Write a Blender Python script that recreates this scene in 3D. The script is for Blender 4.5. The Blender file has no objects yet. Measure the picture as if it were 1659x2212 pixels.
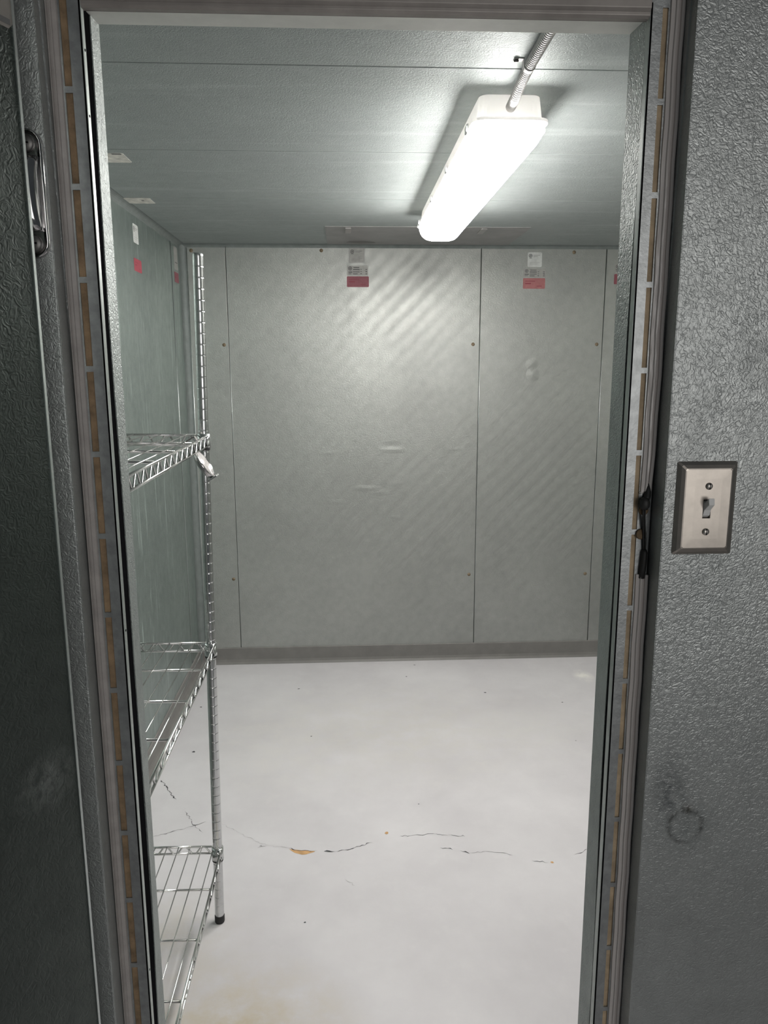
import bpy, bmesh, math, random
from mathutils import Vector, Matrix
random.seed(7)
PI = math.pi
scene = bpy.context.scene
col = scene.collection

# ------------------------------------------------------------------ helpers
class MB:
    """collects shapes (world coordinates) and links them as ONE mesh object"""
    def __init__(self): self.v = []; self.f = []; self.smooth = []
    def add(self, vs, fs, smooth=False):
        o = len(self.v); self.v += [tuple(p) for p in vs]
        for f in fs: self.f.append([i + o for i in f]); self.smooth.append(smooth)
        return self
    def box(self, x0, x1, y0, y1, z0, z1):
        vs = [(x, y, z) for x in (x0, x1) for y in (y0, y1) for z in (z0, z1)]
        return self.add(vs, [(0,1,3,2),(4,6,7,5),(0,4,5,1),(2,3,7,6),(0,2,6,4),(1,5,7,3)])
    def tube(self, pts, r, n=10, cap=True, smooth=True):
        pts = [Vector(p) for p in pts]; m = len(pts)
        rs = r if isinstance(r, (list, tuple)) else [r] * m
        vs = []; up = None
        for i, p in enumerate(pts):
            t = (pts[min(i+1, m-1)] - pts[max(i-1, 0)])
            t.normalize()
            if up is None:
                up = Vector((0,0,1)) if abs(t.z) < .9 else Vector((1,0,0))
            a = t.cross(up)
            if a.length < 1e-6: a = t.cross(Vector((0,1,0)))
            a.normalize(); b = a.cross(t); b.normalize(); up = b
            for k in range(n):
                w = 2*PI*k/n
                vs.append(p + (a*math.cos(w) + b*math.sin(w)) * rs[i])
        fs = [(i*n+k, i*n+(k+1) % n, (i+1)*n+(k+1) % n, (i+1)*n+k) for i in range(m-1) for k in range(n)]
        self.add(vs, fs, smooth)
        if cap:
            self.add(vs[:n], [tuple(range(n))[::-1]]); self.add(vs[-n:], [tuple(range(n))])
        return self
    def lathe(self, prof, c=(0,0,0), axis='Z', n=24, smooth=True):
        vs = []
        for r, h in prof:
            for k in range(n):
                w = 2*PI*k/n; a, b = r*math.cos(w), r*math.sin(w)
                p = {'Z': (a, b, h), 'Y': (a, h, b), 'X': (h, a, b)}[axis]
                vs.append((p[0]+c[0], p[1]+c[1], p[2]+c[2]))
        m = len(prof)
        fs = [(i*n+k, i*n+(k+1) % n, (i+1)*n+(k+1) % n, (i+1)*n+k) for i in range(m-1) for k in range(n)]
        fs += [tuple(range(n)), tuple(range((m-1)*n, m*n))]
        return self.add(vs, fs, smooth)
    def prism(self, poly, a0, a1, axis='Z'):
        n = len(poly); vs = []
        for h in (a0, a1):
            for (a, b) in poly:
                vs.append({'Z': (a, b, h), 'Y': (a, h, b), 'X': (h, a, b)}[axis])
        fs = [tuple(range(n))[::-1], tuple(range(n, 2*n))] + [(i, (i+1) % n, n+(i+1) % n, n+i) for i in range(n)]
        return self.add(vs, fs)
    def loft(self, rings, cap0=True, cap1=True, smooth=False):
        n = len(rings[0]); vs = [p for r in rings for p in r]
        fs = [(i*n+k, i*n+(k+1) % n, (i+1)*n+(k+1) % n, (i+1)*n+k) for i in range(len(rings)-1) for k in range(n)]
        self.add(vs, fs, smooth)
        if cap0: self.add(rings[0], [tuple(range(n))[::-1]])
        if cap1: self.add(rings[-1], [tuple(range(n))])
        return self
    def transform(self, M):
        self.v = [tuple(M @ Vector(p)) for p in self.v]; return self
    def build(self, name, mat, parent=None, bevel=0, seg=2, origin=None):
        me = bpy.data.meshes.new(name)
        L = Vector((0,0,0))
        if parent is not None: L = world_of(parent)
        elif origin is not None: L = Vector(origin)
        me.from_pydata([tuple(Vector(p) - L) for p in self.v], [], self.f)
        bm = bmesh.new(); bm.from_mesh(me)
        for fc, s in zip(bm.faces, self.smooth): fc.smooth = s
        bmesh.ops.remove_doubles(bm, verts=bm.verts, dist=1e-6)
        bmesh.ops.recalc_face_normals(bm, faces=bm.faces)
        bm.to_mesh(me); bm.free()
        me.materials.append(mat)
        o = bpy.data.objects.new(name, me); col.objects.link(o)
        if parent is not None: o.parent = parent
        else: o.location = L
        if bevel:
            b = o.modifiers.new('bevel', 'BEVEL'); b.width = bevel; b.segments = seg; b.limit_method = 'ANGLE'
            b.angle_limit = .6
        return o

def world_of(o):
    L = Vector((0,0,0))
    while o is not None:
        L += o.location; o = o.parent
    return L

def tag(o, label=None, cat=None, group=None, kind=None):
    if label: o['label'] = label
    if cat: o['category'] = cat
    if group: o['group'] = group
    if kind: o['kind'] = kind
    return o

def thing(name, label, cat, loc=(0,0,0), group=None):
    o = bpy.data.objects.new(name, None); o.empty_display_size = .05
    col.objects.link(o); o.location = loc
    return tag(o, label, cat, group)

# ------------------------------------------------------------------ materials
class NT:
    def __init__(self, name):
        self.m = bpy.data.materials.new(name); self.m.use_nodes = True
        self.t = self.m.node_tree; self.t.nodes.clear()
        self.out = self.n('ShaderNodeOutputMaterial')
        self.b = self.n('ShaderNodeBsdfPrincipled'); self.l(self.b.outputs[0], self.out.inputs[0])
    def n(self, t, **k):
        x = self.t.nodes.new(t)
        for a, v in k.items(): setattr(x, a, v)
        return x
    def l(self, a, b): self.t.links.new(a, b)
    def set(self, x, **k):
        for a, v in k.items():
            s = x.inputs[a.replace('_', ' ')]
            if hasattr(v, 'is_linked') or isinstance(v, bpy.types.NodeSocket): self.l(v, s)
            else: s.default_value = v
        return x
    def pos(self): return self.n('ShaderNodeNewGeometry').outputs['Position']
    def scaled(self, vec, s):
        x = self.n('ShaderNodeVectorMath', operation='MULTIPLY'); self.l(vec, x.inputs[0]); x.inputs[1].default_value = s
        return x.outputs[0]
    def noise(self, vec, scale, detail=2, rough=.5, dist=0):
        x = self.n('ShaderNodeTexNoise'); self.l(vec, x.inputs['Vector'])
        x.inputs['Scale'].default_value = scale; x.inputs['Detail'].default_value = detail
        x.inputs['Roughness'].default_value = rough; x.inputs['Distortion'].default_value = dist
        return x.outputs['Fac']
    def math(self, op, a, b=0., c=0., clamp=False):
        x = self.n('ShaderNodeMath', operation=op, use_clamp=clamp)
        for i, v in enumerate((a, b, c)):
            if isinstance(v, (int, float)): x.inputs[i].default_value = v
            else: self.l(v, x.inputs[i])
        return x.outputs[0]
    def ramp(self, fac, a, b, ca, cb):
        x = self.n('ShaderNodeMapRange', clamp=True); self.l(fac, x.inputs[0])
        x.inputs[1].default_value = a; x.inputs[2].default_value = b; x.inputs[3].default_value = ca; x.inputs[4].default_value = cb
        return x.outputs[0]
    def mix(self, fac, a, b):
        x = self.n('ShaderNodeMix', data_type='RGBA')
        if isinstance(fac, (int, float)): x.inputs[0].default_value = fac
        else: self.l(fac, x.inputs[0])
        for i, v in ((6, a), (7, b)):
            if isinstance(v, (tuple, list)): x.inputs[i].default_value = (*v[:3], 1)
            else: self.l(v, x.inputs[i])
        return x.outputs[2]
    def blob(self, vec, c, r, soft=.5, stretch=(1,1,1)):
        """1 inside an ellipsoid round c, fading to 0"""
        s = self.n('ShaderNodeVectorMath', operation='SUBTRACT'); self.l(vec, s.inputs[0]); s.inputs[1].default_value = c
        d = self.n('ShaderNodeVectorMath', operation='LENGTH'); self.l(self.scaled(s.outputs[0], stretch), d.inputs[0])
        return self.ramp(d.outputs[1], r, r*(1-soft), 0, 1), d.outputs[1]
    def bump(self, h, strength, dist):
        x = self.n('ShaderNodeBump'); x.inputs['Strength'].default_value = strength; x.inputs['Distance'].default_value = dist
        self.l(h, x.inputs['Height']); self.l(x.outputs[0], self.b.inputs['Normal']); return x

def simple(name, c, rough=.5, metal=0., noise=0., nscale=20, bump=0., bscale=300, spec=None):
    t = NT(name); p = t.pos()
    if noise:
        f = t.noise(p, nscale, 4, .6)
        k = 1 - noise
        t.l(t.mix(t.ramp(f, .3, .7, 0, 1), tuple(x*k for x in c), tuple(min(1, x*(1+noise*.6)) for x in c)), t.b.inputs['Base Color'])
    else: t.b.inputs['Base Color'].default_value = (*c, 1)
    t.b.inputs['Roughness'].default_value = rough; t.b.inputs['Metallic'].default_value = metal
    if spec is not None: t.b.inputs['Specular IOR Level'].default_value = spec
    if bump: t.bump(t.noise(p, bscale, 2), bump, .001)
    return t.m

def stucco(name, c, rough=.42, metal=.85, strength=.5, scale=95, streak=None, streak_amt=.5, mottle=.12, dirt=(), dents=(), smears=(), dist=.0016, diag=0.):
    """embossed galvanised sheet: short raised worms over slow mottling"""
    t = NT(name); p = t.pos()
    a = t.noise(p, scale, 1.5, .5, 1.2)
    b = t.noise(p, scale*1.9, 1, .5, .6)
    ridge = t.ramp(t.math('ABSOLUTE', t.math('SUBTRACT', a, .5)), 0, .2, 1, 0)
    h = t.math('ADD', t.math('MULTIPLY', ridge, .75), t.math('MULTIPLY', b, .5))
    for (c0, r, st, amp) in dents:
        m, d = t.blob(p, c0, r, .9, st); h = t.math('ADD', h, t.math('MULTIPLY', m, amp))
    slow = t.noise(p, 2.3, 5, .62); med = t.noise(p, 28, 4, .65)
    f = t.math('ADD', t.math('MULTIPLY', slow, .6), t.math('MULTIPLY', med, .4))
    colr = t.mix(t.ramp(f, .38, .62, 0, 1), tuple(x*(1-mottle) for x in c), tuple(min(1, x*(1+mottle)) for x in c))
    rg = t.ramp(f, .35, .65, rough+.05, rough-.05)
    if streak:
        s = t.noise(t.scaled(p, streak), 1, 4, .7)
        sm = t.ramp(s, .56, .74, 0, streak_amt)
        colr = t.mix(sm, colr, tuple(min(1, x*1.9+.05) for x in c))
        rg = t.math('ADD', rg, t.math('MULTIPLY', sm, .2))
    if diag:
        w = t.n('ShaderNodeTexWave', wave_type='BANDS', bands_direction='DIAGONAL'); t.l(t.scaled(p, (-1, 1, 1)), w.inputs['Vector'])
        w.inputs['Scale'].default_value = 7.5; w.inputs['Distortion'].default_value = .8; w.inputs['Detail'].default_value = 2
        rg = t.math('ADD', rg, t.math('MULTIPLY', t.math('SUBTRACT', w.outputs['Fac'], .5), diag))
    for (c0, r, st, dc, amt) in dirt:      # dark grime marks
        m, d = t.blob(p, c0, r, .8, st)
        m = t.math('MULTIPLY', m, t.ramp(t.noise(p, 60, 4, .7), .35, .65, 0, amt))
        colr = t.mix(m, colr, dc)
    for (c0, r, w_, dc, amt) in smears:    # dried rings
        m, d = t.blob(p, c0, r*3, .5, (1, .2, 1))
        e = t.ramp(t.math('ABSOLUTE', t.math('SUBTRACT', d, r)), 0, w_, 1, 0)
        e = t.math('MULTIPLY', e, t.ramp(t.noise(p, 70, 3, .6), .35, .6, 0, amt))
        colr = t.mix(e, colr, dc)
    t.l(colr, t.b.inputs['Base Color']); t.l(rg, t.b.inputs['Roughness'])
    t.b.inputs['Metallic'].default_value = metal
    t.bump(h, strength, dist)
    return t.m

GAL = (.425, .438, .418)
M = {}
M['front'] = stucco('embossed_galvanised_outside', (.37,.385,.38), .42, .66, .36, 138, mottle=.12, dist=.0013,
    dirt=[((.448,0,.915), .05, (1.6,.2,.75), (.09,.10,.105), .95), ((.475,0,.858), .055, (1,.2,1), (.16,.18,.18), .55),
          ((.477,0,.886), .012, (1,.2,1), (.06,.05,.03), .9), ((.52,0,1.52), .07, (1,.2,.6), (.17,.18,.18), .7), ((.46,0,1.44), .06, (2,.2,.6), (.17,.18,.18), .6),
          ((.47,0,1.22), .08, (1,.2,.8), (.2,.215,.215), .6)],
    smears=[((.475,0,.858), .024, .006, (.07,.075,.07), .9), ((.446,0,.936), .008, .003, (.42,.43,.43), .9)])
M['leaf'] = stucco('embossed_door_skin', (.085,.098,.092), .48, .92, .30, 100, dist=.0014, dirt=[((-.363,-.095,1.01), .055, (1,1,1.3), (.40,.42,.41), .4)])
M['back'] = stucco('embossed_back_wall', GAL, .51, .90, .36, 130, mottle=.08, diag=.07, dist=.0012,
    dents=[((.912,2.777,1.512), .032, (1,.2,1.2), 7), ((.918,2.777,1.462), .034, (1,.2,1), 7), ((.10,2.777,.907), .085, (1,.2,5), 3.2), ((.165,2.777,.885), .06, (1.1,.2,3.2), 2.6), ((.235,2.777,1.097), .07, (1,.2,4), 2.4), ((.22,2.777,1.12), .08, (1,.2,4), -2),
        ((-.05,2.777,.838), .05, (1,.2,3), 1.8), ((-.08,2.777,1.085), .06, (1,.2,4), 1.2), ((.55,2.777,1.10), .05, (1,.2,4), 1.2), ((.25,2.777,.93), .06, (1,.2,4), 1.4), ((.24,2.777,.76), .03, (1,.2,3), 1.5)])
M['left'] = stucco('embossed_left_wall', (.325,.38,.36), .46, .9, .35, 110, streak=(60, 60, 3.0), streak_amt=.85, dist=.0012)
M['right'] = stucco('embossed_inner_wall', GAL, .46, .9, .35, 110, dist=.0012)
M['ceil'] = stucco('embossed_ceiling', (.36,.395,.388), .60, .45, .4, 120, streak=(1.2, 14, 14), streak_amt=.25, dist=.0012, mottle=.06)
M['soffit'] = simple('header_soffit_paint', (.84,.84,.80), .5, .2, .08, 20)
M['jamb'] = stucco('embossed_jamb_return', (.33,.36,.35), .56, .7, .5, 140, dist=.0014)
M['strip'] = simple('dull_zinc_strip', (.36,.372,.374), .42, .75, .22, 60, .25, 260)
M['strip_paint'] = simple('grey_green_return', (.40,.44,.42), .4, .5, .1, 50)
M['core'] = simple('dark_core', (.008,.008,.009), 1., spec=0.)
M['foam'] = simple('aged_brown_foam', (.27,.185,.11), .9, 0, .45, 45, .4, 500)
M['seam'] = simple('dark_seam_filler', (.08,.085,.085), .8)
M['bead'] = simple('bright_bead_edge', (.62,.66,.65), .32, .9)
M['header'] = simple('header_face', (.36,.33,.31), .5, .4, .2, 18)
M['cove'] = simple('galvanised_cove', (.21,.235,.228), .62, .5, .12, 30)
M['base'] = simple('grey_vinyl_base', (.18,.174,.165), .5, 0, .12, 14)
M['chrome'] = simple('chrome_wire', (.72,.72,.71), .14, 1.)
M['chrome_post'] = simple('chrome_post_finish', (.62,.63,.63), .16, 1., .1, 60)
M['polished'] = simple('polished_chrome', (.55,.54,.54), .1, 1., .15, 40)
M['rubber'] = simple('black_rubber', (.018,.018,.018), .6)
M['steel_plate'] = simple('brushed_steel_plate', (.50,.455,.41), .40, 1., .16, 28)
M['screw'] = simple('steel_screw', (.6,.57,.53), .42, 1.)
M['screw_dark'] = simple('tarnished_screw', (.16,.155,.15), .45, .9)
M['toggle'] = simple('grey_plastic_toggle', (.72,.72,.71), .45)
M['housing'] = simple('white_fibreglass_housing', (.90,.90,.90), .5)
def fibreglass():
    t = NT('translucent_white_housing')
    d = t.n('ShaderNodeBsdfDiffuse'); d.inputs[0].default_value = (.88,.88,.87,1)
    tr = t.n('ShaderNodeBsdfTranslucent'); tr.inputs[0].default_value = (.80,.80,.79,1)
    mx = t.n('ShaderNodeMixShader'); mx.inputs[0].default_value = .30  # translucency added so the housing glows and its ceiling shadow softens
    t.l(d.outputs[0], mx.inputs[1]); t.l(tr.outputs[0], mx.inputs[2]); t.l(mx.outputs[0], t.out.inputs[0])
    return t.m
M['fibreglass'] = fibreglass()
M['foam_lit'] = simple('lit_tan_foam', (.47,.36,.24), .9, 0, .35, 30, .4, 500)  # same foam lightened: stronger light on the strike jamb is in the colour
M['conduit'] = simple('grey_conduit', (.55,.54,.53), .45, .4)
M['paper'] = simple('white_paper_label', (.60,.62,.60), .7, 0, .12, 40)
M['paper_old'] = simple('stained_paper_label', (.74,.72,.66), .75, 0, .3, 45)
M['paper_grey'] = simple('faded_grey_label', (.40,.40,.38), .6, .2, .15, 50)
M['pink'] = simple('faded_red_label', (.40,.155,.155), .6, 0, .12, 50)
M['dull_red'] = simple('dull_red_label', (.27,.085,.105), .6, 0, .12, 60)
M['paper_shaded'] = simple('shaded_door_label', (.24,.225,.205), .7, 0, .12, 60)  # white paper darkened so its colour carries the dim light on the leaf
M['red'] = simple('red_label', (.36,.06,.085), .6, 0, .15, 50)
M['ink'] = simple('grey_print', (.12,.12,.12), .7)
M['ink_red'] = simple('dark_red_print', (.26,.05,.07), .7)
M['hole'] = simple('dark_lock_hole', (.05,.035,.02), .8)
M['hole_rim'] = simple('rusty_lock_rim', (.22,.17,.11), .7, 0, .4, 200)
M['crack'] = simple('dark_crack', (.05,.05,.055), .9)
M['chip'] = simple('orange_undercoat', (.55,.33,.15), .8, 0, .3, 60)
M['dial'] = simple('dial_glass_face', (.62,.60,.59), .25, .3)
M['plate_rust'] = simple('stained_galvanised_patch', (.37,.365,.36), .55, .45, .12, 12)
M['white_cover'] = simple('tab_metal', (.45,.44,.43), .4, .8)

def plastic_cover():
    t = NT('clear_ribbed_cover'); p = t.pos()
    t.b.inputs['Base Color'].default_value = (.60,.56,.54,1)
    t.b.inputs['Roughness'].default_value = .2; t.b.inputs['Metallic'].default_value = 0
    t.bump(t.noise(t.scaled(p, (1, 1, .12)), 160, 3), .5, .0015)
    return t.m
M['cover'] = plastic_cover()
M['cover_shaded'] = simple('shaded_ribbed_cover', (.40,.37,.355), .25, 0, .15, 30, .3, 200)  # same cover darkened: weaker light on the hinge jamb is in the colour

def floor_mat():
    t = NT('worn_grey_floor_paint'); p = t.pos()
    n1 = t.noise(p, 2.2, 5, .6); n2 = t.noise(p, 11, 5, .65); n3 = t.noise(p, 160, 2, .5)
    c = t.mix(t.ramp(n1, .35, .68, 0, 1), (.53,.513,.53), (.62,.605,.62))
    c = t.mix(t.ramp(n2, .55, .75, 0, .35), c, (.63,.615,.62))
    for (c0, r, st, dc, amt) in [((-.28,.52,0), .34, (1,1.2,1), (.50,.44,.34), 1.2), ((-.50,.85,0), .22, (.8,1,1), (.48,.44,.37), .6),
                                 ((.2,2.0,0), .55, (.6,1,1), (.52,.50,.45), .5), ((1.156,2.514,0), .055, (1,.6,1), (.80,.78,.75), 1.6),
                                 ((-.3,1.9,0), .3, (1,.5,1), (.60,.58,.57), .6), ((.75,2.0,0), .25, (.6,1.4,1), (.60,.59,.58), .6)]:
        m, d = t.blob(p, c0, r, .9, st)
        m = t.math('MULTIPLY', m, t.ramp(n2, .32, .66, 0, amt), clamp=True)
        c = t.mix(m, c, dc)
    t.l(c, t.b.inputs['Base Color'])
    t.l(t.ramp(n2, .3, .7, .46, .34), t.b.inputs['Roughness'])
    t.b.inputs['Specular IOR Level'].default_value = .5
    t.bump(t.math('ADD', t.math('MULTIPLY', n3, .3), n2), .12, .003)
    return t.m
M['floor'] = floor_mat()

LENS_STRENGTH = 55.0
def lens_mat():
    t = NT('lit_diffuser')
    t.b.inputs['Base Color'].default_value = (.85,.85,.85,1); t.b.inputs['Roughness'].default_value = .4
    t.b.inputs['Emission Color'].default_value = (1,.968,.93,1); t.b.inputs['Emission Strength'].default_value = LENS_STRENGTH
    return t.m
M['lens'] = lens_mat()

# ------------------------------------------------------------------ the room
XL, XR, YB, ZC, YF = -.76, 1.463, 2.777, 2.065, .105   # inner faces
def struct(o): o['kind'] = 'structure'; return o

fl = struct(MB().box(-1.3, 1.8, -1.7, 2.9, -.06, 0).build('floor', M['floor']))

def ribbon(pts, w, name, parent, mat, jitter=.004):
    """thin irregular mark lying on the floor"""
    P = []
    for i in range(len(pts)-1):
        a, b = Vector((*pts[i], 0)), Vector((*pts[i+1], 0)); n = max(2, int((b-a).length/.008))
        for k in range(n): P.append(a.lerp(b, k/n))
    P.append(Vector((*pts[-1], 0)))
    vs = []
    for i, p in enumerate(P):
        t = P[min(i+1, len(P)-1)] - P[max(i-1, 0)]; nrm = Vector((-t.y, t.x, 0)).normalized()
        q = p + nrm*random.uniform(-jitter, jitter)
        ww = w*random.choice((.25, .5, .8, 1.2)) * (1 if 0 < i < len(P)-1 else .1)
        vs += [q + nrm*ww + Vector((0,0,.0006)), q - nrm*ww + Vector((0,0,.0006))]
    m = MB().add(vs, [(2*i, 2*i+1, 2*i+3, 2*i+2) for i in range(len(P)-1)])
    return m.build(name, mat, parent)
M['crack_faint'] = simple('hairline_crack', (.33,.32,.32), .9)
for pts, w, mt in [
    ([(-.297,1.231),(-.282,1.24),(-.268,1.237)], .0022, 'crack'), ([(-.29,1.243),(-.282,1.24)], .002, 'crack'),
    ([(-.199,1.224),(-.185,1.216),(-.146,1.208),(-.107,1.204)], .0019, 'crack'),
    ([(-.085,1.201),(-.051,1.197)], .003, 'crack'), ([(-.045,1.198),(-.012,1.206),(.028,1.221),(.069,1.239)], .0014, 'crack'),
    ([(.16,1.266),(.226,1.269),(.276,1.273)], .0008, 'crack'), ([(.276,1.273),(.316,1.264)], .0014, 'crack'), ([(.316,1.264),(.372,1.254)], .0008, 'crack'),
    ([(.283,1.2),(.322,1.189)], .0016, 'crack'), ([(.344,1.178),(.374,1.166)], .0022, 'crack'), ([(.374,1.166),(.431,1.171),(.469,1.163),(.506,1.15)], .0007, 'crack'),
    ([(.557,1.117),(.606,1.109)], .0014, 'crack'), ([(.699,1.143),(.729,1.15),(.749,1.168)], .0016, 'crack'),
    ([(-.698,1.654),(-.663,1.598),(-.617,1.52)], .0022, 'crack'), ([(-.642,1.305),(-.569,1.339),(-.521,1.361),(-.483,1.379)], .0011, 'crack'),
    ([(-.568,1.447),(-.521,1.361),(-.484,1.32)], .0010, 'crack'), ([(-.431,1.368),(-.366,1.315),(-.3,1.258),(-.244,1.235),(-.199,1.224)], .0007, 'crack_faint'),
    ([(-.02,1.065),(.0,1.045),(.012,1.035)], .0009, 'crack_faint')]:
    ribbon(pts, w, 'floor_crack', fl, M[mt])
for (x, y, r, mt) in [(-.238,2.439,.006,'crack'),(.283,2.555,.005,'crack'),(.637,2.347,.006,'crack'),(.968,2.223,.005,'crack'),(-.665,2.266,.006,'crack'),(.337,2.70,.005,'crack'),
                      (-.158,1.964,.004,'crack'),(.238,1.446,.003,'crack'),(-.129,.892,.003,'crack'),(.922,1.865,.003,'crack'),(.118,1.286,.008,'chip'),(.618,1.108,.006,'chip'),(-.62,1.86,.007,'crack')]:
    n = 9; ph = random.random()
    MB().add([(x+r*random.uniform(.6,1.2)*math.cos(ph+2*PI*k/n), y+r*random.uniform(.5,1)*math.sin(ph+2*PI*k/n), .0007) for k in range(n)], [tuple(range(n))]).build('floor_speck' if mt == 'crack' else 'paint_chip', M[mt], fl)
MB().add([(x, y, .0005) for x, y in [(-.195,1.218),(-.18,1.215),(-.154,1.209),(-.13,1.206),(-.112,1.202),(-.12,1.197),(-.128,1.194),(-.14,1.189),(-.153,1.187),(-.163,1.192),(-.177,1.198),(-.188,1.209)]], [tuple(range(12))]).build('paint_chip', M['chip'], fl)

# walls: insulated panels in front of a dark seam filler
G = .0014
wb = struct(MB().box(XL-.1, XR+.1, YB+.012, YB+.10, 0, ZC+.1).build('wall_back', M['seam']))
bx = [XL-.1, -.551, .6525, 1.2563, XR+.1]
holes = {0: [(-.708,2.035),(-.574,1.606),(-.575,.45)], 1: [(-.104,2.038),(.621,1.607),(.622,.454)], 2: [(1.098,2.035),(1.229,1.606),(1.227,.448)], 3: []}
for i in range(4):
    p = MB().box(bx[i]+G, bx[i+1]-G, YB, YB+.012, 0, ZC+.02).build('wall_panel', M['back'], wb, bevel=.0012)
    for (x, z) in holes[i]:
        MB().lathe([(.0085, YB-.0006), (.0085, YB+.0006), (.0065, YB-.0002), (.006, YB+.004)], (x, 0, z), 'Y', 16).build('lock_hole_rim', M['hole_rim'], p)
        MB().lathe([(.0062, YB-.0003), (.0062, YB+.0002)], (x+.0012, 0, z+.0012), 'Y', 14).build('lock_hole', M['hole'], p)
    if i < 3:
        MB().tube([(bx[i+1]+.0018, YB-.0003, .085), (bx[i+1]+.0018, YB-.0003, ZC-.01)], .0011, 6).build('seam_bead', M['bead'], wb)
wl = struct(MB().box(XL-.10, XL-.012, YF-.1, YB+.1, 0, ZC+.1).build('wall_left', M['seam']))
ys = [YF-.1, .165, 1.37, 2.575, YB+.05]
for i in range(4): MB().box(XL-.012, XL, ys[i]+G, ys[i+1]-G, 0, ZC+.02).build('wall_panel', M['left'], wl, bevel=.0012)
MB().tube([(XL+.0006, 2.577, .085), (XL+.0006, 2.577, ZC-.01)], .0016, 6).build('seam_bead', M['bead'], wl)
wr = struct(MB().box(XR+.012, XR+.10, YF-.1, YB+.1, 0, ZC+.1).build('wall_right', M['seam']))
for i in range(4): MB().box(XR, XR+.012, ys[i]+G, ys[i+1]-G, 0, ZC+.02).build('wall_panel', M['right'], wr, bevel=.0012)
ce = struct(MB().box(XL-.10, XR+.10, YF-.1, YB+.1, ZC+.012, ZC+.10).build('ceiling', M['seam']))
yc = [YF-.1, .632, 1.22, 1.804, YB+.05]
for i in range(4): MB().box(XL-.05, XR+.05, yc[i]+G, yc[i+1]-G, ZC, ZC+.012).build('ceiling_panel', M['ceil'], ce, bevel=.0015)

# cove mouldings and base
def quarter(cx, cz, r, sx, sz, n=6):
    pts = [(cx, cz)]
    for k in range(n+1):
        w = PI/2*k/n
        pts.append((cx + sx*r*(1-math.sin(w)), cz + sz*r*(1-math.cos(w))))
    return pts
struct(MB().prism(quarter(XL, ZC, .022, 1, -1), YF, YB, 'Y').build('trim_4', M['cove']))
m = MB(); q = quarter(YB, ZC, .016, -1, -1); m.prism(q, XL, XR, 'X'); struct(m.build('trim_5', M['cove']))
m = MB(); m.prism(quarter(XL, YB, .028, 1, -1), 0, ZC, 'Z'); struct(m.build('trim_6', M['cove']))
tr6 = MB().tube([(XL+.031, YB-.001, .085), (XL+.031, YB-.001, ZC-.016)], .0022, 6).build('seam_bead', M['bead'], bpy.data.objects['trim_6'])
def base(name, poly, a0, a1, ax):
    return struct(MB().prism(poly, a0, a1, ax).build(name, M['base'], bevel=.001))
bp = lambda s, o: [(o, 0), (o+s*.020, 0), (o+s*.018, .003), (o+s*.010, .010), (o+s*.006, .022), (o+s*.0055, .083), (o, .086)]
base('baseboard_back', bp(-1, YB), XL+.004, XR-.004, 'X')
base('baseboard_left', bp(1, XL), YF+.004, YB-.022, 'Y')
base('baseboard_right', bp(-1, XR), YF+.004, YB-.022, 'Y')

# front wall with the door opening
OXL, OXR, OZ = -.3405, .4125, 1.952
wf = struct(MB().box(-1.3, OXL, 0, YF, 0, 2.35).box(OXR, 1.8, 0, YF, 0, 2.35).box(OXL, OXR, 0, YF, OZ, 2.35).build('wall_front', M['front'], bevel=.002))

# ------------------------------------------------------------------ door frame
PITCH, SG = .1082, .0072
def slotted(sx0, sx1, x0, x1, ztop, y, name, parent):
    """flat strip with a row of real slots"""
    m = MB(); t = .003; z = ztop; slots = []
    m.box(x0, sx0, y, y+t, 0, 1.952); m.box(sx1, x1, y, y+t, 0, 1.952)
    m.box(sx0, sx1, y, y+t, ztop, 1.952)
    while z > .03:
        z0 = max(z - (PITCH - SG), .012); slots.append((z0, z)); zn = z - PITCH
        m.box(sx0, sx1, y, y+t, max(zn, 0), z0); z = zn
    return m.build(name, M['strip'], parent), slots
def jagged(side, y_a, y_b, x0, x1, seed):
    """return panel whose outer edge wavers, as the dark gasket gap does"""
    r = random.Random(seed); n = 40; rings = []
    for i in range(n+1):
        z = 1.925*i/n
        w = .003*math.sin(z*5.1+seed) + .002*math.sin(z*11+seed*2) + (.006*math.exp(-((z-.75)/.25)**2) if side < 0 else .005*math.exp(-((z-.8)/.2)**2) - .0*z)
        rings.append([(x0, y_a+w, z), (x1, y_a+w, z), (x1, y_b, z), (x0, y_b, z)])
    return MB().loft(rings)

# -- hinge-side jamb
t1 = struct(MB().box(-.3400, -.3125, .046, YF, 0, 1.952).build('trim_1', M['core']))
_, slL = slotted(-.3262, -.3174, -.3400, -.3022, 1.9279, .040, 'slotted_strip', t1)
for i, (a, b) in enumerate(slL):
    MB().box(-.3266, -.3170, .0425, .0455, a-.002, b+.002).build('foam_insert', M['foam'], t1)
MB().box(-.3050, -.3016, .040, .0505, 0, 1.93).build('strip_return', M['strip_paint'], t1, bevel=.0007)
MB().box(-.3128, -.3030, .0500, .0800, 0, 1.93).build('gasket', M['core'], t1)
jagged(-1, .0735, YF+.004, -.3125, -.3016, 3).build('reveal_panel', M['jamb'], t1)
m = MB()
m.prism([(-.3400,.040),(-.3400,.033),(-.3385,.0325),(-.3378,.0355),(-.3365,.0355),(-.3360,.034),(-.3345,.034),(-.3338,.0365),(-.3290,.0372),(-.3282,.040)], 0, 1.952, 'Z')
m.build('cover_strip', M['cover_shaded'], t1)
for z in (1.868, 1.796, 1.15, .62):
    MB().lathe([(.0016, -.3018), (.0016, -.3012)], (0, .0455, z), 'X', 10).build('rivet_hole', M['core'], t1)

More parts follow.
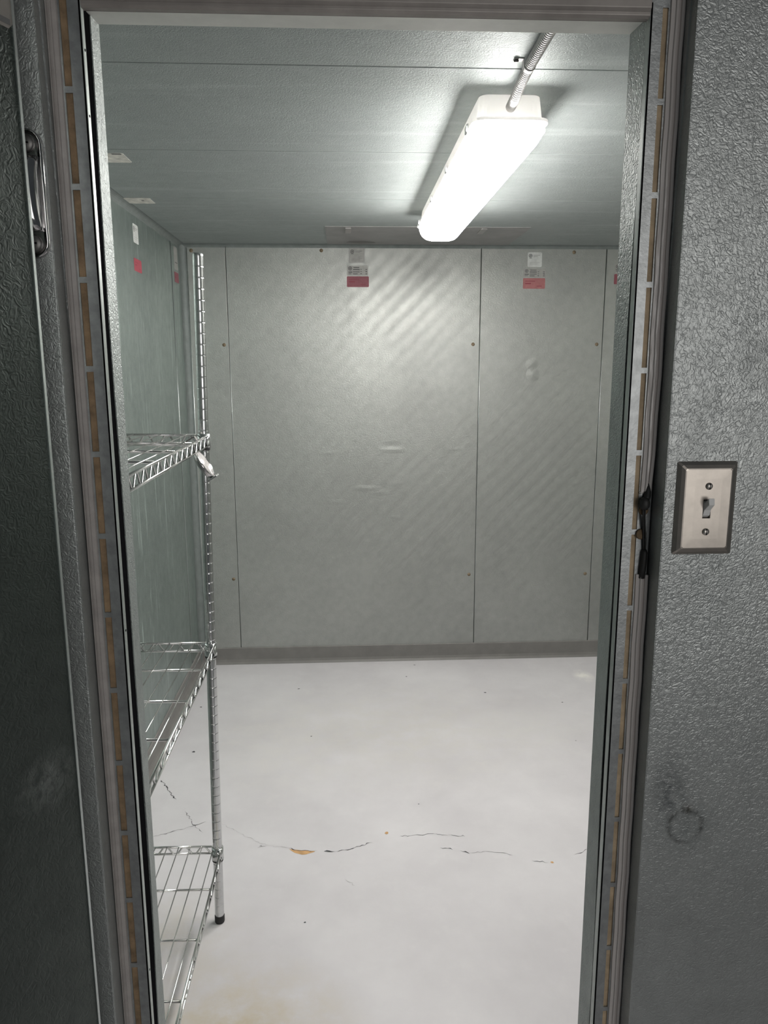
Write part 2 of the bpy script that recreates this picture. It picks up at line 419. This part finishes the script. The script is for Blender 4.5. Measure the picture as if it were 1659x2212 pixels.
# -- strike-side jamb
t2 = struct(MB().box(.3840, OXR-.0005, .046, YF, 0, 1.952).build('trim_2', M['core']))
_, slR = slotted(.3876, .3946, .3730, OXR-.0005, 1.9238, .040, 'slotted_strip', t2)
for i, (a, b) in enumerate(slR):
    MB().box(.3872, .3950, .0425, .0455, a-.002, b+.002).build('foam_insert', M['foam_lit'], t2)
MB().box(.3724, .3760, .040, .0530, 0, 1.93).build('strip_return', M['strip_paint'], t2, bevel=.0007)
MB().box(.3736, .3842, .0525, .0640, 0, 1.93).build('gasket', M['core'], t2)
jagged(1, .0565, YF+.002, .3724, .3840, 8).build('reveal_panel', M['jamb'], t2)
prof = [(.3962,.040),(.3968,.0375),(.4010,.0365),(.4018,.034),(.4040,.0335),(.4048,.0365),(.4075,.0365),(.4082,.0335),(.4105,.0325),(.4118,.033),(.4120,.040)]
def cover(z0, z1, parent, tear):
    n = 24; rings = []
    for i in range(n+1):
        z = z0 + (z1-z0)*i/n
        k = max(0, 1-(z-z0)/.16) if tear else 0
        rings.append([(x - k*k*.0035*(1 if x > .405 else .2) + .0004*math.sin(z*60), y - .0004*math.sin(z*43), z + (k*.004*math.sin(x*900))) for x, y in prof])
    return MB().loft(rings).build('cover_strip', M['cover'], parent)
cover(1.334, 1.952, t2, True); cover(0.0, 1.219, t2, False)
MB().lathe([(.0008, .0400), (.006, .0392), (.0075, .0378), (.0055, .0368), (.001, .0364)], (.4000, 0, 1.2755), 'Y', 14).build('foam_blob', M['foam'], t2)
MB().lathe([(.0008, .0400), (.0055, .0392), (.0068, .0380), (.005, .0370), (.001, .0366)], (.4015, 0, 1.3085), 'Y', 14).build('foam_blob', M['foam'], t2)
MB().prism([(.3945,1.3335),(.3985,1.3365),(.4020,1.3305),(.4000,1.3240),(.3968,1.3250)], .0385, .0398, 'Y').build('torn_flap', M['strip'], t2)

# -- header
t3 = struct(MB().prism([(.040,1.9150),(.044,1.9125),(.052,1.9125),(.052,1.952),(.040,1.952)], -.3022, .3730, 'X').build('trim_3', M['header'], bevel=.0006))
MB().prism([(.036,1.9220),(.040,1.9185),(.040,1.952),(.036,1.952)], -.3010, .3725, 'X').build('cover_strip', M['header'], t3, bevel=.0006)
MB().prism([(.052,1.9165),(YF+.002,1.9205),(YF+.002,1.952),(.052,1.952)], -.3125, .3840, 'X').build('reveal_panel', M['soffit'], t3)
MB().box(-.3022, .3730, .0515, .0545, 1.9135, 1.93).build('gasket', M['core'], t3)

# ------------------------------------------------------------------ open door leaf (hinge side)
A = math.radians(24)
LX, LY = -.344, -.05
dr = bpy.data.objects.new('door_1', None); col.objects.link(dr); dr.location = (LX, LY, .02)
tag(dr, 'embossed galvanised cooler door leaf standing open beside the doorway', 'door', kind='structure')
dr.rotation_euler = (0, 0, PI/2 - A)      # local -X runs from hinge edge back towards the viewer, local -Y is the inner face
def local(name, mb, mat, parent, bevel=0):
    o = mb.build(name, mat, None, bevel); o.parent = parent; return o
# local frame: x along leaf (0 = hinge edge, negative away), y = thickness (0 = inner face), z up
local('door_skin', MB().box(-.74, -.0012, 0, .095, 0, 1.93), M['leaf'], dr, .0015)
local('edge_strip', MB().box(-.0035, 0, -.0012, .012, 0, 1.93), M['bead'], dr)
local('gasket', MB().box(-.70, -.03, .095, .105, .03, 1.90), M['rubber'], dr)

# ------------------------------------------------------------------ labels
def paper(name, x0, x1, z0, z1, place, mat, label, group=None, marks=(), ink='ink', outline=False):
    """thin sticker; place maps (u, v, lift) to world"""
    c = place((x0+x1)/2, z0, 0)
    root = thing(name, label, 'label', c, group)
    m = MB(); r = min(x1-x0, z1-z0)*.06
    prof = [(x0+r,z0),(x1-r,z0),(x1,z0+r),(x1,z1-r),(x1-r,z1),(x0+r,z1),(x0,z1-r),(x0,z0+r)]
    m.loft([[place(u, v, h) for u, v in prof] for h in (.0001, .0007)])
    m.build('sheet', mat, root)
    if outline:
        w = (x1-x0)*.035; m = MB()
        for (a, b, c_, d) in ((x0,x1,z0,z0+w),(x0,x1,z1-w,z1),(x0,x0+w,z0,z1),(x1-w,x1,z0,z1)):
            m.add([place(a,c_,.0010), place(b,c_,.0010), place(b,d,.0010), place(a,d,.0010)], [(0,1,2,3)])
        m.build('border', M['plate_rust'], root)
    if marks:
        m = MB()
        for k in marks:
            if k[0] == 'bar':
                _, u0, u1, v0, v1 = k
                U = lambda t: x0+(x1-x0)*t
                V = lambda t: z0+(z1-z0)*t
                m.add([place(U(u0),V(v0),.0010), place(U(u1),V(v0),.0010), place(U(u1),V(v1),.0010), place(U(u0),V(v1),.0010)], [(0,1,2,3)])
            else:
                _, u, v, R = k
                cx, cz = x0+(x1-x0)*u, z0+(z1-z0)*v; n = 16; R *= (z1-z0)
                vs = [place(cx+R*s*math.cos(2*PI*i/n), cz+R*s*math.sin(2*PI*i/n), .0010) for s in (1, .68) for i in range(n)]
                m.add(vs, [(i, (i+1) % n, n+(i+1) % n, n+i) for i in range(n)])
                m2 = MB(); m2.add(vs, [(i, (i+1) % n, n+(i+1) % n, n+i) for i in range(n)]); m.v = m.v[:-2*n]; m.f = m.f[:-n]; m.smooth = m.smooth[:-n]
                m2.add([place(cx-R*.5, cz-R*.2, .0010), place(cx+R*.1, cz-R*.5, .0010), place(cx+R*.5, cz+R*.2, .0010), place(cx-R*.1, cz+R*.5, .0010)], [(0,1,2,3)])
                m2.build('emblem', M[ink], root)
        m.build('print', M[ink], root)
    return root
onback = lambda u, v, h: (u, YB-h, v)
onleft = lambda u, v, h: (XL+h, u, v)
onceil = lambda u, v, h: (u, v, ZC-h)
seal = [('ring', .2, .76, .13), ('bar', .12, .3, .58, .61), ('bar', .4, .85, .78, .80), ('bar', .4, .7, .7, .72), ('bar', .15, .85, .30, .31), ('bar', .15, .7, .2, .21)]
rows = [('ring', .14, .72, .2), ('bar', .06, .24, .30, .40), ('bar', .06, .2, .16, .22), ('bar', .3, .58, .78, .86), ('bar', .28, .6, .56, .66), ('bar', .28, .6, .34, .42), ('bar', .28, .5, .14, .22),
        ('bar', .64, .7, .6, .67), ('bar', .64, .7, .38, .45), ('bar', .64, .7, .15, .24), ('bar', .88, .96, .58, .66), ('bar', .88, .96, .36, .46), ('bar', .88, .96, .14, .22)]
note = [('bar', .1, .36, .44, .54), ('bar', .1, .55, .68, .74), ('bar', .62, .85, .22, .28)]
paper('paper_label', .026, .098, 1.983, 2.050, onback, M['paper_grey'], 'square outlined grey label at the top of the wide back wall panel', None, seal, outline=True)
paper('paper_label', .016, .114, 1.925, 1.970, onback, M['paper_grey'], 'faded printed label directly above the dark red sticker on the wide back panel', None, rows)
paper('paper_label', .014, .118, 1.873, 1.922, onback, M['dull_red'], 'dark red rectangular sticker on the wide back wall panel', None, note, 'ink_red')
paper('paper_label', .875, .944, 1.967, 2.034, onback, M['paper'], 'square white label at the top of the narrower back wall panel', None, seal)
paper('paper_label', .857, .964, 1.919, 1.960, onback, M['paper_grey'], 'faded printed label directly above the salmon sticker on the narrower back panel', None, rows)
paper('paper_label', .856, .963, 1.867, 1.916, onback, M['pink'], 'salmon pink rectangular sticker on the narrower back wall panel', None, note, 'ink_red')
paper('paper_label', 1.298, 1.400, 1.940, 1.983, onback, M['paper_grey'], 'faded printed label half hidden by the switch-side door jamb', None, rows)
paper('paper_label', 1.298, 1.400, 1.889, 1.936, onback, M['dull_red'], 'red sticker half hidden by the switch-side door jamb', None, note, 'ink_red')
paper('paper_label', 1.970, 2.040, 1.948, 2.014, onleft, M['paper'], 'white label on the side wall above the bright red sticker', None, seal)
paper('paper_label', 1.960, 2.062, 1.848, 1.893, onleft, M['red'], 'bright red sticker on the side wall above the wire shelves', None, note, 'ink_red')
paper('paper_label', 2.640, 2.712, 1.935, 2.035, onleft, M['paper_grey'], 'tall pale label on the side wall next to the room corner', None, [('bar', .15, .85, .3, .34)])
paper('paper_label', 2.632, 2.716, 1.880, 1.925, onleft, M['dull_red'], 'dull red sticker on the side wall next to the room corner', None, note, 'ink_red')
paper('ceiling_label', -.700, -.588, 1.256, 1.350, onceil, M['paper_old'], 'stained beige label on the ceiling nearer the doorway', None, [('bar', .72, .95, .02, .12)])
paper('ceiling_label', -.745, -.655, 1.806, 1.893, onceil, M['paper_old'], 'stained beige label on the ceiling above the side wall labels', None, [('bar', .6, .7, .35, .5)])
# sticker on the open door leaf
cA, sA = math.cos(PI/2-A), math.sin(PI/2-A)
def onleaf(u, v, h): return (LX + u*cA + (-h)*(-sA), LY + u*sA + (-h)*cA, v)
paper('paper_label', -.100, -.0032, 1.849, 1.975, onleaf, M['paper_shaded'], 'white label at the top of the open door leaf', None,
      [('bar', .80, .965, .028, .075)])

# ------------------------------------------------------------------ ceiling light
FX, FY0, FY1, FZ = .358, .752, 2.035, 2.010
lt = thing('ceiling_light', 'long lit white vapour-tight light fixture on the ceiling', 'light', (FX, (FY0+FY1)/2, ZC))
def rrect(cx, w, y0, y1, r, z, n=6):
    pts = []
    for (sx, sy, a0) in ((1, 1, 0), (-1, 1, PI/2), (-1, -1, PI), (1, -1, 3*PI/2)):
        px = cx + sx*(w/2-r); py = (y1-r) if sy > 0 else (y0+r)
        for k in range(n+1):
            a = a0 + PI/2*k/n; pts.append((px + r*math.cos(a), py + r*math.sin(a), z))
    return pts
MB().loft([rrect(FX, .132, FY0+.020, FY1-.020, .022, ZC), rrect(FX, .142, FY0+.012, FY1-.012, .025, FZ+.010),
           rrect(FX, .165, FY0, FY1, .030, FZ+.006), rrect(FX, .165, FY0, FY1, .030, FZ), rrect(FX, .158, FY0+.004, FY1-.004, .028, FZ-.001)]).build('housing', M['fibreglass'], lt)
rings = []
for (dw, dz) in ((.004, 0), (.007, -.010), (.012, -.022), (.022, -.034), (.036, -.043), (.052, -.048), (.068, -.049)):
    rings.append(rrect(FX, .160-dw*1.5, FY0+.003+dw*.8, FY1-.003-dw*.8, .028-dw*.1, FZ-.003+dz))
lens = MB().loft(rings, smooth=True).build('diffuser', M['lens'], lt)
tag(lens, 'glowing white diffuser')
for y in (.83, 1.173, 1.527, 1.92):
    for s in (-1, 1):
        x = FX + s*.0825
        MB().prism([(x, FZ+.012), (x+s*.0045, FZ+.010), (x+s*.005, FZ-.004), (x+s*.002, FZ-.008), (x-s*.004, FZ-.008), (x-s*.004, FZ-.004), (x, FZ-.002)], y-.011, y+.011, 'Y').build('latch_clip', M['housing'], lt)

# conduit feeding the fixture
cd = thing('electrical_conduit', 'ribbed grey flexible conduit on the ceiling feeding the light fixture', 'conduit', (.352, .5, ZC))
pts = []; rad = []
path = [(.349, .105, 2.0535), (.3505, .44, 2.0535), (.352, .58, 2.0535), (.354, .66, 2.050), (.3555, .72, 2.041), (.356, .766, 2.038)]
for i in range(len(path)-1):
    a, b = Vector(path[i]), Vector(path[i+1]); n = max(2, int((b-a).length/.0024))
    for k in range(n):
        pts.append(a.lerp(b, k/n)); rad.append(.0108 if (len(pts) % 3) else .0088)
MB().tube(pts, rad, 14).build('flexible_tube', M['conduit'], cd)
m = MB(); ring = [(.352 + .0118*math.cos(a), 2.0535 + .0118*math.sin(a)) for a in [PI+PI*k/10 for k in range(11)]]
inner = [(.352 + .0108*math.cos(a), 2.0535 + .0108*math.sin(a)) for a in [2*PI-PI*k/10 for k in range(11)]]
m.prism(ring + [(.352+.0118, ZC), (.352+.0108, ZC)] + inner + [(.352-.0108, ZC), (.352-.0118, ZC)], .578, .592, 'Y')
m.box(.322, .341, .578, .592, ZC-.0016, ZC-.0001)
m.build('strap', M['conduit'], cd)
MB().lathe([(.005, ZC-.0016), (.005, ZC-.004), (.003, ZC-.0055)], (.327, .585, 0), 'Z', 12).build('strap_screw', M['screw_dark'], cd)

# patched opening in the ceiling by the back wall
pl = thing('metal_plate', 'stained galvanised patch plate on the ceiling against the back wall', 'plate', (.35, 2.5, ZC))
MB().box(-.075, .775, 2.305, YB-.018, ZC-.0016, ZC-.0001).build('sheet', M['plate_rust'], pl)
for x in (.02, .585):
    MB().box(x-.012, x+.012, 2.325, 2.44, ZC-.006, ZC-.0016).build('hanger_tab', M['white_cover'], pl, bevel=.001)
MB().add([(x, y, ZC-.0018) for x, y in [(.01,2.70),(.03,2.66),(.09,2.65),(.14,2.68),(.15,2.72),(.08,2.735)]], [tuple(range(6))]).build('dark_stain', M['base'], pl)

# ------------------------------------------------------------------ wire shelving unit
PX, PY = -.3635, .909
TILT = .0142
rack = thing('wire_shelving_unit', 'chrome wire shelving unit along the side wall behind the door jamb', 'shelf', (PX, PY, 0))
rack.rotation_euler = (0, TILT, 0)
SD, SLN = .331, .737                 # post centre spacing, across and along
def rk(name, mb, mat, parent):
    o = mb.build(name, mat, None)
    o.parent = parent
    return o
def post(x, y, z0):
    prof = [(.0, z0+.012)]
    prof = [(.0118, z0+.010)]
    z = .03; top = 1.762
    while z < top-.012:
        if z > .24 or z > 0:
            prof += [(.0125, z-.0024), (.01249, z-.0011), (.0121, z-.0005), (.0121, z+.0005), (.01249, z+.0011), (.0125, z+.0024)]
        z += .0254
    prof += [(.0125, top-.008), (.0125, top-.004), (.0115, top-.001), (.010, top)]
    p = rk('post', MB().lathe(prof, (x, y, 0), 'Z', 28), M['chrome_post'], rack)
    rk('foot_cap', MB().lathe([(.0125, z0), (.0135, z0+.003), (.0135, z0+.020), (.0128, z0+.0215)], (x, y, 0), 'Z', 28), M['rubber'], p)
    return p
for (x, y, z0) in ((0, 0, 0), (0, -SLN, 0), (-SD, 0, -SD*TILT), (-SD, -SLN, -SD*TILT)): post(x, y, z0)
def truss(a, b, z, gap, ww, pitch):
    """two wires with a zigzag between"""
    a, b = Vector(a), Vector(b); L = (b-a).length
    m = MB()
    m.tube([(a.x, a.y, z), (b.x, b.y, z)], ww, 8); m.tube([(a.x, a.y, z-gap), (b.x, b.y, z-gap)], ww, 8)
    n = max(2, int(round(L/pitch))); pts = []
    for i in range(n+1):
        for s in range(2):
            if i == n and s: break
            t = (i + .5*s)/n; p = a.lerp(b, t)
            zz = z if s == 0 else z-gap
            d = (b-a).normalized()*pitch*.10
            pts += [Vector((p.x, p.y, zz))-d*(0 if t == 0 else 1), Vector((p.x, p.y, zz))+d*(0 if t >= 1 else 1)]
    m.tube(pts, ww*.8, 6); return m
def shelf(z, gap):
    sh = rk('shelf', MB(), M['chrome'], rack) if False else None
    e = .0125                                     # trusses run on the outer side of the posts
    x0, x1, y0, y1 = -SD-e+.002, e-.002, -SLN-e+.002, e-.002
    m = MB(); x = x1-.022
    while x > x0+.012:
        m.tube([(x, y1, z+.001), (x, y0, z+.001)], .0015, 6); x -= .0312
    sh = rk('shelf', m, M['chrome'], rack)
    y = y1-.170
    while y > y0+.05:
        rk('cross_wire', MB().tube([(x0, y, z-.003), (x1, y, z-.003)], .0030, 8), M['chrome'], sh); y -= .170
    for a, b in (((x1,y0),(x1,y1)), ((x0,y0),(x0,y1)), ((x0,y1),(x1,y1)), ((x0,y0),(x1,y0))):
        rk('edge_truss', truss((*a,0), (*b,0), z, gap, .0030, .050), M['chrome'], sh)
    for (x, y) in ((0,0), (0,-SLN), (-SD,0), (-SD,-SLN)):
        rk('corner_collar', MB().lathe([(.0128, z+.005), (.0150, z+.005), (.0160, z-.020), (.0162, z-.028), (.0130, z-.028)], (x, y, 0), 'Z', 24), M['chrome_post'], sh)
        rk('split_sleeve', MB().lathe([(.0127, z-.028), (.0148, z-.028), (.0148, z-.034), (.0127, z-.035)], (x, y, 0), 'Z', 24), M['rubber'], sh)
    return sh
shelf(1.338, .024); shelf(.804, .021); shelf(.2225, .0205)

# round dial hanging from the front edge of the top shelf
def rig(center, n_, up):
    z = Vector(n_).normalized(); y = (Vector(up) - Vector(up).dot(z)*z).normalized(); x = y.cross(z)
    Mx = Matrix((x, y, z)).transposed().to_4x4(); Mx.translation = Vector(center); return Mx
TC = Vector((-.3185, .765, 1.2875))
th = thing('dial_thermometer', 'small round grey dial hooked on the front edge of the top wire shelf', 'thermometer', tuple(TC))
R4 = rig(TC, (.85, 0, .53), (-.53, 0, .85))
MB().lathe([(.030, -.010), (.034, -.008), (.0355, -.001), (.0355, .002), (.0335, .003), (.0330, .0012)], (0,0,0), 'Z', 32).transform(R4).build('case', M['polished'], th)
MB().lathe([(.0332, .0006), (.0332, .0014)], (0,0,0), 'Z', 32).transform(R4).build('dial_face', M['dial'], th)
m = MB(); m.box(-.008, .008, .030, .064, -.006, -.0048); m.box(-.008, .008, .062, .064, -.006, .016); m.box(-.008, .008, .052, .064, .015, .016)
m.transform(R4).build('hook', M['screw_dark'], th)
m = MB(); m.box(-.015, .015, -.039, -.034, -.012, .010)
m.transform(R4).build('foot', M['chrome_post'], th, bevel=.001)

# ------------------------------------------------------------------ light switch
SX, SZ = .4662, 1.3180
sw = thing('light_switch', 'brushed steel wall plate with a grey toggle switch turned up', 'switch', (SX, 0, SZ-.0615))
def rect(w, h, y, c=.004):
    return [(SX+a, y, SZ+b) for a, b in ((-w+c,-h),(w-c,-h),(w,-h+c),(w,h-c),(w-c,h),(-w+c,h),(-w,h-c),(-w,-h+c))]
W2, H2 = .0395, .0615
m = MB()
tw, thh = .0052, .0122   # toggle slot
rings = [rect(W2, H2, 0, .002), rect(W2, H2, -.0015, .002), rect(W2-.0042, H2-.0042, -.0050, .002), rect(W2-.0085, H2-.0085, -.0074, .002), rect(W2-.0100, H2-.0100, -.0078, .002), rect(W2-.022, H2-.022, -.0080, .002), rect(tw, thh, -.0080, .0004), rect(tw, thh, -.0020, .0004)]
m.loft(rings, cap0=False, cap1=False); m.build('wall_plate', M['steel_plate'], sw, bevel=.0006)
MB().box(SX-tw, SX+tw, -.0024, -.0016, SZ-thh, SZ+thh).build('slot_back', M['core'], sw)
# toggle lever pointing up and out
def lever(cx, cz):
    r0 = [(cx-.0049, -.0026, cz-.0118), (cx+.0049, -.0026, cz-.0118), (cx+.0049, -.0026, cz+.0105), (cx-.0049, -.0026, cz+.0105)]
    r1 = [(cx-.0046, -.0075, cz-.0085), (cx+.0046, -.0075, cz-.0085), (cx+.0046, -.0095, cz+.0090), (cx-.0046, -.0095, cz+.0090)]
    r1b = [(cx-.0043, -.0105, cz-.0010), (cx+.0043, -.0105, cz-.0010), (cx+.0043, -.0125, cz+.0105), (cx-.0043, -.0125, cz+.0105)]
    r2 = [(cx-.0038, -.0210, cz+.0075), (cx+.0038, -.0210, cz+.0075), (cx+.0038, -.0190, cz+.0160), (cx-.0038, -.0190, cz+.0160)]
    return MB().loft([r0, r1, r1b, r2])
lever(SX, SZ).build('toggle', M['toggle'], sw, bevel=.0007)
for dz in (.0300, -.0300):
    s = MB().lathe([(.0046, -.0079), (.0046, -.0090), (.0036, -.0104), (.0018, -.0111), (.0004, -.0112)], (SX+.0006, 0, SZ+dz), 'Y', 18).build('screw', M['screw'], sw)
    MB().box(SX+.0001, SX+.0011, -.01135, -.0106, SZ+dz-.004, SZ+dz+.004).build('screw_slot', M['core'], s)

# ------------------------------------------------------------------ chrome fitting beside the open leaf
HX, HZ0, HZ1 = -.3600, 1.626, 1.768
hd = thing('chrome_fitting', 'polished chrome fitting with two cross-head screws behind the open door edge', 'hardware', (HX, 0, HZ0))
def stadium(w, z0, z1, y, n=10):
    pts = []
    for k in range(n+1):
        a = PI*k/n; pts.append((HX + w*math.cos(a), y, z1-w + w*math.sin(a)))
    for k in range(n+1):
        a = PI + PI*k/n; pts.append((HX + w*math.cos(a), y, z0+w + w*math.sin(a)))
    return pts
MB().loft([stadium(.0180, HZ0, HZ1, 0), stadium(.0180, HZ0, HZ1, -.005), stadium(.0168, HZ0+.0012, HZ1-.0012, -.0075), stadium(.0152, HZ0+.0028, HZ1-.0028, -.0078),
           stadium(.0145, HZ0+.0035, HZ1-.0035, -.0062), stadium(.012, HZ0+.006, HZ1-.006, -.0050)], cap0=False, smooth=True).build('base_plate', M['polished'], hd)
rings = []
for i in range(13):
    t = i/12; z = HZ0+.030 + (HZ1-HZ0-.060)*t; d = .006 + .010*math.sin(PI*min(1, max(0, t)))**.6
    rings.append([(HX + .0118*math.cos(a), -.0046 - d*math.sin(a), z) for a in [PI*k/10 for k in range(11)]])
MB().loft(rings, smooth=True).build('bulge', M['polished'], hd)
for z in (HZ0+.0165, HZ1-.0165):
    s = MB().lathe([(.0098, -.0050), (.0098, -.0072), (.0085, -.0088), (.004, -.0096), (.0005, -.0098)], (HX, 0, z), 'Y', 22).build('screw', M['screw_dark'], hd)
    MB().box(HX-.0045, HX+.0045, -.0101, -.0090, z-.0009, z+.0009).box(HX-.0009, HX+.0009, -.0101, -.0090, z-.0045, z+.0045).build('cross_recess', M['core'], s)

# ------------------------------------------------------------------ loose heater cable in the strike jamb
cb = thing('heater_cable', 'black cable with a round plug hanging out of the torn jamb cover', 'cable', (.402, .034, 1.22))
MB().tube([(.4050,.0375,1.345),(.4048,.0355,1.336),(.4035,.0335,1.328),(.4000,.0315,1.322)], [.0042,.0042,.0045,.005], 12).build('lead_end', M['rubber'], cb)
MB().lathe([(.0008,-.0085),(.0045,-.0078),(.0068,-.004),(.0072,0),(.0068,.004),(.0045,.0078),(.0008,.0085)], (.3988,.0300,1.3190), 'Z', 20).build('plug', M['rubber'], cb)
for dx in (-.0012, .0012):
    MB().tube([(.3990+dx,.030,1.312),(.3998+dx,.0318,1.300),(.4022+dx,.0345,1.285),(.4044+dx*1.3,.0360,1.268),(.4052+dx*.8,.0362,1.250)], .00125, 8).build('wire', M['rubber'], cb)
MB().tube([(.4052,.0362,1.254),(.4054,.0362,1.250),(.4050,.0360,1.238),(.4042,.0362,1.226),(.4040,.0375,1.214)], [.0030,.0044,.0046,.0046,.0044], 14).build('sleeve', M['rubber'], cb)

# ------------------------------------------------------------------ light
def area(name, loc, target, sx, sy, power, color=(1,1,1)):
    d = bpy.data.lights.new(name, 'AREA'); d.shape = 'RECTANGLE'; d.size = sx; d.size_y = sy; d.energy = power; d.color = color
    o = bpy.data.objects.new(name, d); col.objects.link(o); o.location = loc
    o.rotation_euler = (Vector(target)-Vector(loc)).to_track_quat('-Z', 'Y').to_euler(); return o
area('kitchen_window_daylight', (1.1, -2.6, 1.50), (.5, 0, 1.45), 1.6, 1.5, 21, (1, .98, .95))

w = bpy.data.worlds.new('kitchen'); scene.world = w; w.use_nodes = True
w.node_tree.nodes['Background'].inputs[0].default_value = (.85, .95, 1, 1)
w.node_tree.nodes['Background'].inputs[1].default_value = .055

# ------------------------------------------------------------------ camera
f, pitch, yaw, roll = 1634.975, .189172, .050038, -.002924
cy, sy, cp, sp = math.cos(yaw), math.sin(yaw), math.cos(pitch), math.sin(pitch)
fw = Vector((sy*cp, cy*cp, -sp)); r = Vector((cy, -sy, 0)); u = r.cross(fw)
c, s = math.cos(roll), math.sin(roll)
r2 = c*r + s*u; u2 = c*u - s*r
cam = bpy.data.cameras.new('camera'); co = bpy.data.objects.new('camera', cam); col.objects.link(co)
co.matrix_world = Matrix(((r2.x, u2.x, -fw.x, 0), (r2.y, u2.y, -fw.y, -.95), (r2.z, u2.z, -fw.z, 1.5), (0,0,0,1)))
cam.sensor_fit = 'VERTICAL'; cam.sensor_height = 36; cam.lens = f*36/2212; cam.clip_start = .02
scene.camera = co

vs = scene.view_settings
scene.display_settings.display_device = 'sRGB'
vs.view_transform = 'Standard'; vs.look = 'None'; vs.gamma = 1; vs.use_curve_mapping = False
vs.exposure = 0.0
cy_ = scene.cycles
cy_.use_denoising = True; cy_.max_bounces = 10; cy_.glossy_bounces = 8; cy_.diffuse_bounces = 6
cy_.sample_clamp_indirect = 8; cy_.caustics_reflective = True; cy_.blur_glossy = .3
